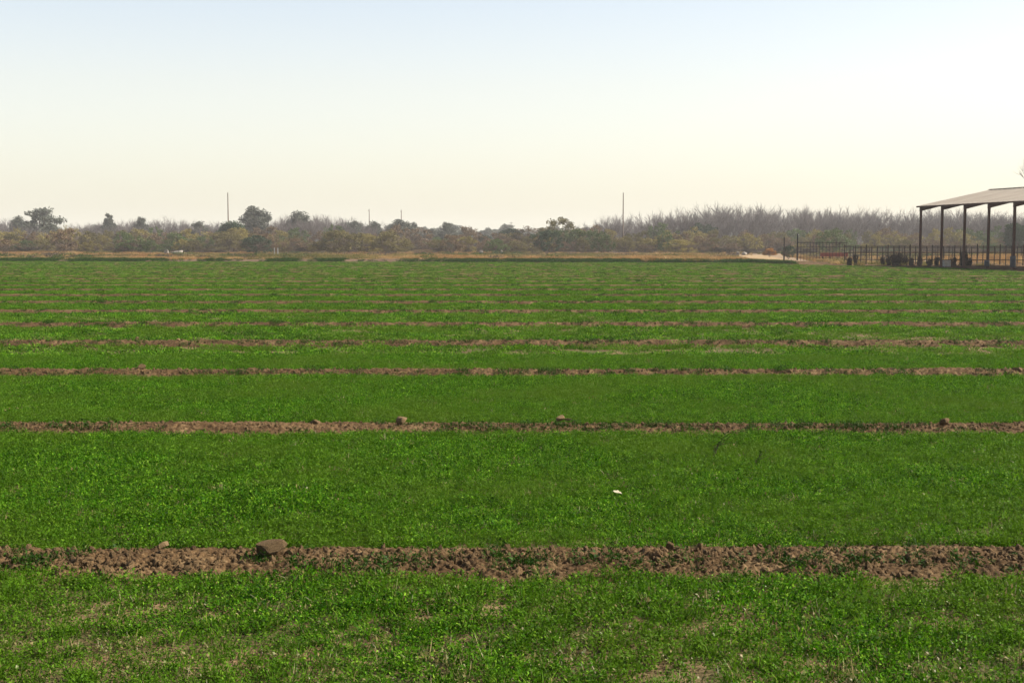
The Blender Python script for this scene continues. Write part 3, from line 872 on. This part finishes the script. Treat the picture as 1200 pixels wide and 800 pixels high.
S = [
    (P_green, 0, 160, 305, 277, 40, 'brighter green rounded bush in the scrub near the left', 'bush'),
    (P_green, 1, 205, 330, 272, 26, 'green tinged bush above the whitish mound', 'bush'),
    (P_dark, 0, 300, 300, 276, 36, 'wide bush with a dark hollow base right of the left tall pole', 'bush'),
    (P_olive, 1, 395, 300, 270, 50, 'broad olive bush left of the two small poles', 'bush'),
    (P_olive, 2, 455, 300, 270, 46, 'broad rounded olive bush beneath the two small poles', 'bush'),
    (P_dark, 1, 640, 305, 270, 34, 'dark bush with black shade left under the open topped tree', 'bush'),
    (P_brown, 1, 72, 305, 268, 36, 'dark brown bush at the left below the large round tree', 'bush'),
    (P_green, 0, 706, 310, 273, 26, 'greenish bush left of the right tall pole', 'bush'),
    (P_green, 1, 976, 300, 268, 40, 'green and tan bush behind the corral panels', 'bush'),
    (P_rust, 0, 902, 255, 291, 14, 'small rust orange bush beside the dirt track', 'bush'),
    (P_dark, 1, 924, 215, 288, 15, 'dark shaded bush between the two black gate posts', 'bush'),
]
for pr, k, px, D, yt, w, lb, ct in S:
    place(pr, px, D, yt, w, lb, ct, k=k)

# dark dry weeds along the foot of the corral fence
for k, (px, yt, w) in enumerate([(996, 303, 8), (1003, 298, 7), (1035, 304, 7), (1042, 300, 8), (1048, 297, 8), (1054, 296, 10), (1061, 300, 9), (1068, 303, 8), (1078, 301, 8), (1090, 304, 9), (1098, 303, 8), (1118, 303, 10), (1129, 294, 12), (1136, 304, 9)]):
    lb = {1: 'reddish dark dry weed clump at the left part of the corral fence', 5: 'tallest dark weed clump at the fence, left of the hay barn',
          12: 'big dark dry weed clump around the third post of the hay barn'}.get(k, 'dark dry weed clump along the foot of the corral fence ' + ('left of the barn' if px < 1076 else 'under the barn'))
    place(P_weed, px, 152 - 4 * (px > 1080), yt - 4.5, w * 0.75, lb, 'weed', None if k in (1, 5, 12) else 'dark weed clumps ' + ('left of the barn' if px < 1076 else 'under the barn'))

UNDER_ME = [c.data for p in UNDER for c in p.children]
for p in PARK:                                   # unused prototypes leave the scene
    if p.name not in used:
        for c in list(p.children): bpy.data.objects.remove(c)
        bpy.data.objects.remove(p)

# far-off wood seen through the low gap
fw = source_collection('far_trees', [P_round[k].children[0].data for k in range(4)])
n = 1000
x = rng.uniform(-620, 620, n); y = rng.uniform(760, 1250, n)
s = rng.uniform(0.8, 1.25, n)
scatter('far_woods', np.stack([x, y, np.full(n, -0.5)], 1), np.stack([x * 0, x * 0, rng.uniform(0, 6.28, n)], 1), np.stack([s * 1.3, s * 1.3, s], 1), rng.integers(0, 4, n), fw,
        'far bluish wood low on the horizon', 'woods')

under = source_collection('undergrowth_plants', UNDER_ME)
n = 4600
y = np.sqrt(rng.uniform(312**2, 660**2, n)); x = rng.uniform(-1, 1, n) * (0.45 * y + 10)
s = rng.uniform(0.22, 0.42, n) * np.clip(y / 400, 1, 1.6)
scatter('undergrowth', np.stack([x, y, np.full(n, -0.05)], 1), np.stack([x * 0, x * 0, rng.uniform(0, 6.28, n)], 1), np.stack([s * 1.6, s * 1.6, s], 1), rng.integers(0, len(UNDER_ME), n), under,
        'low dark tangled brush filling the ground between the shrubs and trees', 'undergrowth')

# ------------------------------------------------------------------ utility poles
def utility_pole(px, D, ytop, label, arm=None, r=0.16):
    h = z_at(ytop, D)
    e = empty('utility_pole', (x_at(px, D), D, 0))
    tag(e, label, 'utility pole', 'utility poles along the skyline')
    mb = MB(); mb.tube([(0, 0, -1), (0, 0, h * 0.5), (0, 0, h)], [r * 1.25, r, r * 0.72], 10); mb.build('post', M['pole'], e)
    if arm is not None:
        z = h - 0.75; L = 2.4
        c, s = math.cos(arm), math.sin(arm); rot = Matrix.Rotation(arm, 3, 'Z')
        mb = MB(); mb.box((s * -0.2 , c * 0.2 * -1, z), (L, 0.11, 0.14), rot); a = mb.build('crossarm', M['pole'], e)
        for t in (-0.46, -0.16, 0.18, 0.46):
            i_ = MB(); q = rot @ Vector((t * L, 0, 0))
            i_.tube([(q.x + s * -0.2, q.y - c * 0.2, z + 0.07), (q.x + s * -0.2, q.y - c * 0.2, z + 0.15), (q.x + s * -0.2, q.y - c * 0.2, z + 0.26)], [0.03, 0.06, 0.035], 7)
            i_.build('insulator', M['white_box'], a)
    else:
        mb = MB(); mb.tube([(0, 0, h), (0, 0, h + 0.25)], [0.05, 0.03], 6); mb.build('top_pin', M['pole'], e)
utility_pole(268, 412, 226, 'tall single pole on the left skyline above the dark green tree', None, 0.19)
utility_pole(730, 412, 226, 'tall single pole right of the middle in front of the bare trees', None, 0.19)
utility_pole(433, 560, 245, 'left of the two small poles on the skyline', R(84), 0.2)
utility_pole(470.5, 560, 246, 'right of the two small poles on the skyline', R(84), 0.2)
utility_pole(599, 760, 260, 'smallest pole with a cross arm above the low gap', R(8), 0.2)

# ------------------------------------------------------------------ whitish rubble and markers at the scrub edge
def chunk(px, D, ytop, wpx, label, seed, cat='rubble', name='rubble_mound'):
    me = clod_mesh(name, seed, M['white_stone'], 3, 1.0, 0.25)
    o = link(name, me); w = wpx / F * D; h = z_at(ytop, D)
    o.location = (x_at(px, D), D, h * 0.35); o.scale = (w / 1.7, w / 2.6, h / 1.35)
    tag(o, label, cat)
chunk(209, 290, 293, 17, 'whitish rounded mound of rubble lying at the scrub edge', 801)
chunk(195, 290, 292.5, 5, 'small white chunk left of the whitish mound', 802, name='rubble_chunk')
chunk(864, 290, 294.3, 4, 'small white chunk in the grass left of the dirt track', 803, name='rubble_chunk')
chunk(873, 290, 295.3, 6, 'pale chunk just left of where the dirt track turns', 804, name='rubble_chunk')
chunk(564, 300, 292.5, 4, 'small pale chunk in the dry grass in the middle', 805, name='rubble_chunk')
chunk(588, 300, 291.5, 4, 'small pale chunk right of the middle one', 806, name='rubble_chunk')
for px, lb in ((321.5, 'left one of two short white marker posts'), (325.5, 'right one of two short white marker posts')):
    D = 262; mb = MB()
    mb.box((0, 0, 0.8), (0.18, 0.14, 1.75)); mb.box((0, 0, 1.70), (0.14, 0.10, 0.10))
    o = mb.build('marker_post', M['white_box']); o.location = (x_at(px, D), D, 0)
    tag(o, lb + ' at the scrub edge', 'post')

# ================================================================== HAY BARN
DIRV = Vector((1.035, -4.25, 0)); PERP = Vector((0.9716, 0.2366, 0))
B0 = Vector((x_at(1078.3, 148), 148, 0))
EZ, RZ, HWID = 7.0, 8.88, 9.15
NP = 7
barn = empty('hay_barn', B0)
tag(barn, 'open sided hay barn with a tan sheet roof on rusty steel posts', 'barn')
def bw_(a, t, z): return DIRV * a + PERP * t + Vector((0, 0, z))
ang = math.atan2(PERP.y, PERP.x)
rotb = Matrix.Rotation(ang, 3, 'Z')
slope = math.atan2(RZ - EZ, HWID)
for k in range(NP):
    for t in (0, 2 * HWID):
        mb = MB()
        mb.box(bw_(k, t, EZ / 2 - 0.3), (0.20, 0.24, EZ + 0.3), rotb)
        po = mb.build('post', M['rust'], barn)
        mb = MB(); mb.box(bw_(k, t, 0.04), (0.45, 0.5, 0.09), rotb); mb.build('base_plate', M['rust'], po)
    # tapered rafters, deep at the post, both slopes
    for sgn in (0, 1):
        t0, t1 = (-0.15, HWID) if not sgn else (2 * HWID + 0.15, HWID)
        hw = DIRV.normalized() * 0.09
        vs = []
        for t, zt, dep in ((t0, EZ - 0.03, 0.50), ((t0 * 3 + t1) / 4, EZ + (RZ - EZ) * 0.25 - 0.02, 0.44), (t1, RZ - 0.03, 0.36)):
            for s_ in (-1, 1):
                vs += [bw_(k, t, zt - 0.16) + hw * s_, bw_(k, t, zt - 0.16 - dep) + hw * s_]
        fs = []
        for a in (0, 4): fs += [(a, a+4, a+5, a+1), (a+2, a+3, a+7, a+6), (a, a+2, a+6, a+4), (a+1, a+5, a+7, a+3)]
        fs += [(0, 1, 3, 2), (8, 10, 11, 9)]
        mb = MB(); mb.add(vs, fs); mb.build('rafter', M['rust'], barn)
L_ = DIRV * (NP - 1)
for t in (0.0, 1.8, 3.6, 5.4, 7.2, 8.8, 2*HWID - 8.8, 2*HWID - 7.2, 2*HWID - 5.4, 2*HWID - 3.6, 2*HWID - 1.8, 2*HWID):
    z = EZ + (RZ - EZ) * (1 - abs(t - HWID) / HWID) - 0.10
    mb = MB(); c = bw_((NP - 1) / 2, t, z)
    mb.box(c, (0.08, L_.length + 0.5, 0.15), Matrix.Rotation(math.atan2(DIRV.y, DIRV.x) + math.pi / 2, 3, 'Z'))
    mb.build('purlin', M['rust'], barn)
for sgn in (0, 1):
    t0, t1 = (-0.35, HWID) if not sgn else (2 * HWID + 0.35, HWID)
    ze = EZ - (RZ - EZ) / HWID * 0.35
    e0, e1 = -0.09, NP - 1 + 0.09
    nseg = 120; vs, fs = [], []
    for j in range(nseg + 1):
        a = e0 + (e1 - e0) * j / nseg; dz = 0.02 * math.sin(j * math.pi * 0.5)
        vs += [bw_(a, t0, ze + dz), bw_(a, t1, RZ + dz + 0.01), bw_(a, t0, ze + dz - 0.035), bw_(a, t1, RZ + dz - 0.025)]
        if j:
            b = 4 * (j - 1)
            fs += [(b, b+4, b+5, b+1), (b+2, b+3, b+7, b+6), (b, b+2, b+6, b+4), (b+1, b+5, b+7, b+3)]
    mb = MB(); mb.add(vs, fs); rf = mb.build('roof', M['roof'], barn)
    # eave trim
    if True:
        mb = MB(); mb.box(bw_((NP - 1) / 2, t0 + (0.02 if sgn else -0.02), ze - 0.09), (0.03, L_.length + 0.8, 0.16), Matrix.Rotation(math.atan2(DIRV.y, DIRV.x) + math.pi / 2, 3, 'Z'))
        mb.build('eave_trim', M['rust'], rf)
mb = MB(); mb.box(bw_((NP - 1) / 2, HWID, RZ + 0.05), (0.5, L_.length + 0.8, 0.05), Matrix.Rotation(math.atan2(DIRV.y, DIRV.x) + math.pi / 2, 3, 'Z'))
mb.build('ridge_cap', M['roof'], barn)

# ------------------------------------------------------------------ corral fence
def fence(name, label, p0, p1, n, h, rails, r_post, r_rail, jit=0.0, mats='pipe'):
    e = empty(name, p0); tag(e, label, 'fence')
    d = p1 - p0
    rg = random.Random(n)
    for i in range(n):
        q = d * (i / (n - 1))
        mb = MB(); tall = rg.uniform(-jit, jit) + (0.25 if i % 4 == 0 else 0)
        mb.tube([(q.x, q.y, -0.2), (q.x, q.y, h * 0.5), (q.x, q.y, h + tall)], r_post * (1.35 if i % 4 == 0 else 1.0), 7); mb.build('post', M[mats], e)
    for z in rails:
        mb = MB(); mb.tube([(-d * 0.002).to_tuple()[:2] + (z,), (d.x * 1.002, d.y * 1.002, z)], r_rail, 6); mb.build('rail', M[mats], e)
    return e
def gp(px, D): return Vector((x_at(px, D), D, 0))
fence('corral_fence', 'long rusty pipe corral fence running under the hay barn', gp(990, 160), gp(1275, 152), 44, 2.3, (0.65, 1.5, 2.28), 0.055, 0.055, 0.10)
fence('barred_fence', 'tall close barred corral panel left of the long pipe fence', gp(935, 200), gp(992, 186), 16, 2.75, (0.5, 1.3, 2.1, 2.75), 0.035, 0.04, 0.05)
fence('back_corral_fence', 'distant corral rail fence seen between the barn posts', gp(1000, 215), gp(1290, 205), 30, 1.9, (0.7, 1.3, 1.9), 0.05, 0.055, 0.05)
for px, yt, lb in ((919, 278.5, 'left black gate post with a dark bush at its foot'), (934.5, 274, 'taller right black gate post at the end of the corral panel')):
    D = 206; h = z_at(yt, D); mb = MB(); mb.tube([(0, 0, -0.3), (0, 0, h * .5), (0, 0, h)], [0.13, 0.11, 0.10], 9)
    e = empty('gate_post', gp(px, D)); tag(e, lb, 'gate post')
    mb.build('post', M['dark_weed'], e)
    m2 = MB(); m2.tube([(0, 0, h), (0, 0, h + 0.06)], [0.15, 0.05], 9); m2.build('cap', M['pipe'], e)
    m3 = MB(); m3.tube([(0.12, -0.05, 0.9), (0.26, -0.05, 0.9), (0.26, -0.05, 1.05)], 0.03, 6); m3.tube([(0.12, -0.05, 1.8), (0.26, -0.05, 1.8), (0.26, -0.05, 1.95)], 0.03, 6); m3.build('hinge', M['pipe'], e)

# red feed trough
D = 192; a, b = gp(962, D), gp(993, D); L = b.x - a.x
e = empty('feed_trough', (a + b) / 2); tag(e, 'long low red feed trough behind the corral panel', 'trough')
mb = MB()
for s_ in (-1, 1):
    mb.box((0, s_ * 0.38, 0.95), (L, 0.05, 0.55), Matrix.Rotation(s_ * -0.25, 3, 'X'))
mb.box((0, 0, 0.70), (L - 0.02, 0.66, 0.05))
for s_ in (-1, 1): mb.box((s_ * (L / 2 - 0.03), 0, 0.95), (0.05, 0.80, 0.5))
mb.build('bin', M['red'], e)
for s_ in (-0.9, -0.3, 0.3, 0.9):
    for t in (-1, 1):
        mb = MB(); mb.box((s_ * L / 2 * 0.95, t * 0.3, 0.33), (0.08, 0.08, 0.7)); mb.build('leg', M['pipe'], e)

def drum(px, D, ytop, h, r, label):
    zt = z_at(ytop, D)
    e = empty('barrel', gp(px, D)); e.location.z = max(zt - h, 0)
    tag(e, label, 'barrel')
    mb = MB(); zs = [0, .02, .3, .32, .34, .64, .66, .68, .97, 1.0]; rs = [.95, 1, 1, 1.05, 1, 1, 1.05, 1, 1, .96]
    mb.tube([(0, 0, z * h) for z in zs], [q * r for q in rs], 16); mb.build('shell', M['blue_drum'], e, True)
    m2 = MB(); m2.tube([(r * .5, 0, h), (r * .5, 0, h + .05)], .05, 8); m2.build('bung', M['pipe'], e)
drum(1187.5, 128.6, 300, 1.1, 0.28, 'blue grey barrel standing by the rightmost visible barn post')
drum(1157, 133.6, 305, 0.6, 0.27, 'low blue grey drum at the foot of the fourth barn post')
D = 146; e = empty('crate', gp(1109.5, D)); tag(e, 'whitish square crate between the second and third barn posts', 'crate')
mb = MB(); w = 0.72
mb.box((0, 0, 0.06), (w - .02, w - .02, 0.05))
for s_ in (-1, 1):
    for z in (0.2, 0.42, 0.64):
        mb.box((0, s_ * w / 2, z), (w, 0.03, 0.18)); mb.box((s_ * (w / 2 + .018), 0, z), (0.03, w - 0.04, 0.18))
mb.build('slats', M['white_box'], e)
for sx in (-1, 1):
    for sy in (-1, 1):
        m2 = MB(); m2.box((sx * (w / 2 - .04), sy * (w / 2 - .04), 0.37), (0.05, 0.05, 0.74)); m2.build('corner_post', M['white_box'], e)

# ================================================================== AIR, LIGHT, CAMERA
SUN_EL, SUN_AZ = 39.0, 82.0                       # azimuth clockwise from the viewing direction (+Y)
hz = MB(); hz.box((0, 692, 13), (2 * GX + 40, 1560, 28.4)); ho = link('haze', mesh_from('haze', hz.v, hz.f))
m, nt, out = new_mat('haze_air')
pv_ = N(nt, 'ShaderNodeVolumePrincipled')
pv_.inputs['Color'].default_value = (0.97, 0.96, 0.96, 1); pv_.inputs['Density'].default_value = 0.00021; pv_.inputs['Anisotropy'].default_value = 0.1
nt.links.new(pv_.outputs[0], out.inputs['Volume'])
ho.data.materials.append(m)
tag(ho, 'thin pale haze lying over the field and trees', 'haze', kind='stuff')

w = bpy.data.worlds.new('World'); sc.world = w; w.use_nodes = True
nt = w.node_tree; bg = nt.nodes['Background']
sky = N(nt, 'ShaderNodeTexSky', sky_type='NISHITA')
sky.sun_disc = False; sky.sun_elevation = R(SUN_EL); sky.sun_rotation = R(SUN_AZ)
sky.air_density = 1.0; sky.dust_density = 4.0; sky.ozone_density = 1.0; sky.altitude = 200
# dusty air low in the sky: a broad cream brightening and a narrow one at the horizon
tcw = N(nt, 'ShaderNodeTexCoord'); sep = N(nt, 'ShaderNodeSeparateXYZ'); nt.links.new(tcw.outputs['Generated'], sep.inputs[0])
zc = N(nt, 'ShaderNodeMath', operation='MAXIMUM'); nt.links.new(sep.outputs[2], zc.inputs[0]); zc.inputs[1].default_value = 0.0
def math_(op, a, b=None):
    n = N(nt, 'ShaderNodeMath', operation=op)
    for k_, v_ in ((0, a), (1, b)):
        if v_ is None: continue
        if isinstance(v_, (int, float)): n.inputs[k_].default_value = v_
        else: nt.links.new(v_, n.inputs[k_])
    return n.outputs[0]
z1 = math_('DIVIDE', zc.outputs[0], 0.315)
g1 = math_('MULTIPLY', math_('EXPONENT', math_('MULTIPLY', math_('MULTIPLY', z1, z1), -1.0)), 5.2)
g2 = math_('MULTIPLY', math_('EXPONENT', math_('DIVIDE', zc.outputs[0], -0.022)), 1.6)
gs = math_('ADD', g1, g2)
tint = ramp(nt, zc.outputs[0], [(0.04, (0.985, 0.935, 0.765)), (0.12, (1.0, 0.945, 0.79)), (0.20, (0.955, 0.995, 0.99))])
vm = N(nt, 'ShaderNodeVectorMath', operation='SCALE'); nt.links.new(tint, vm.inputs[0]); nt.links.new(gs, vm.inputs['Scale'])
va = N(nt, 'ShaderNodeVectorMath', operation='ADD'); nt.links.new(sky.outputs[0], va.inputs[0]); nt.links.new(vm.outputs[0], va.inputs[1])
nt.links.new(va.outputs[0], bg.inputs['Color']); bg.inputs['Strength'].default_value = 0.0535

sl = bpy.data.lights.new('sun', 'SUN'); sl.energy = 5.0; sl.angle = R(0.53); sl.color = (1.0, 0.93, 0.82)
so = bpy.data.objects.new('sun', sl); COL.objects.link(so)
S_ = Vector((math.cos(R(SUN_EL)) * math.sin(R(SUN_AZ)), math.cos(R(SUN_EL)) * math.cos(R(SUN_AZ)), math.sin(R(SUN_EL))))
so.rotation_euler = S_.to_track_quat('Z', 'Y').to_euler(); so.location = (60, -20, 80)

cd = bpy.data.cameras.new('camera'); cd.sensor_width = 36; cd.lens = 36 * F / 1200; cd.clip_end = 6000; cd.clip_start = 0.1
co = bpy.data.objects.new('camera', cd); COL.objects.link(co)
co.location = (0, 0, CAM_H); co.rotation_euler = (R(90) - PITCH, 0, 0)
sc.camera = co
sc.view_settings.view_transform = 'Standard'; sc.view_settings.look = 'None'; sc.view_settings.gamma = 1; sc.view_settings.exposure = 1.25
sc.view_settings.use_curve_mapping = False
sc.cycles.max_bounces = 6; sc.cycles.diffuse_bounces = 3; sc.cycles.transmission_bounces = 4; sc.cycles.volume_bounces = 0; sc.cycles.transparent_max_bounces = 8
sc.cycles.use_denoising = True
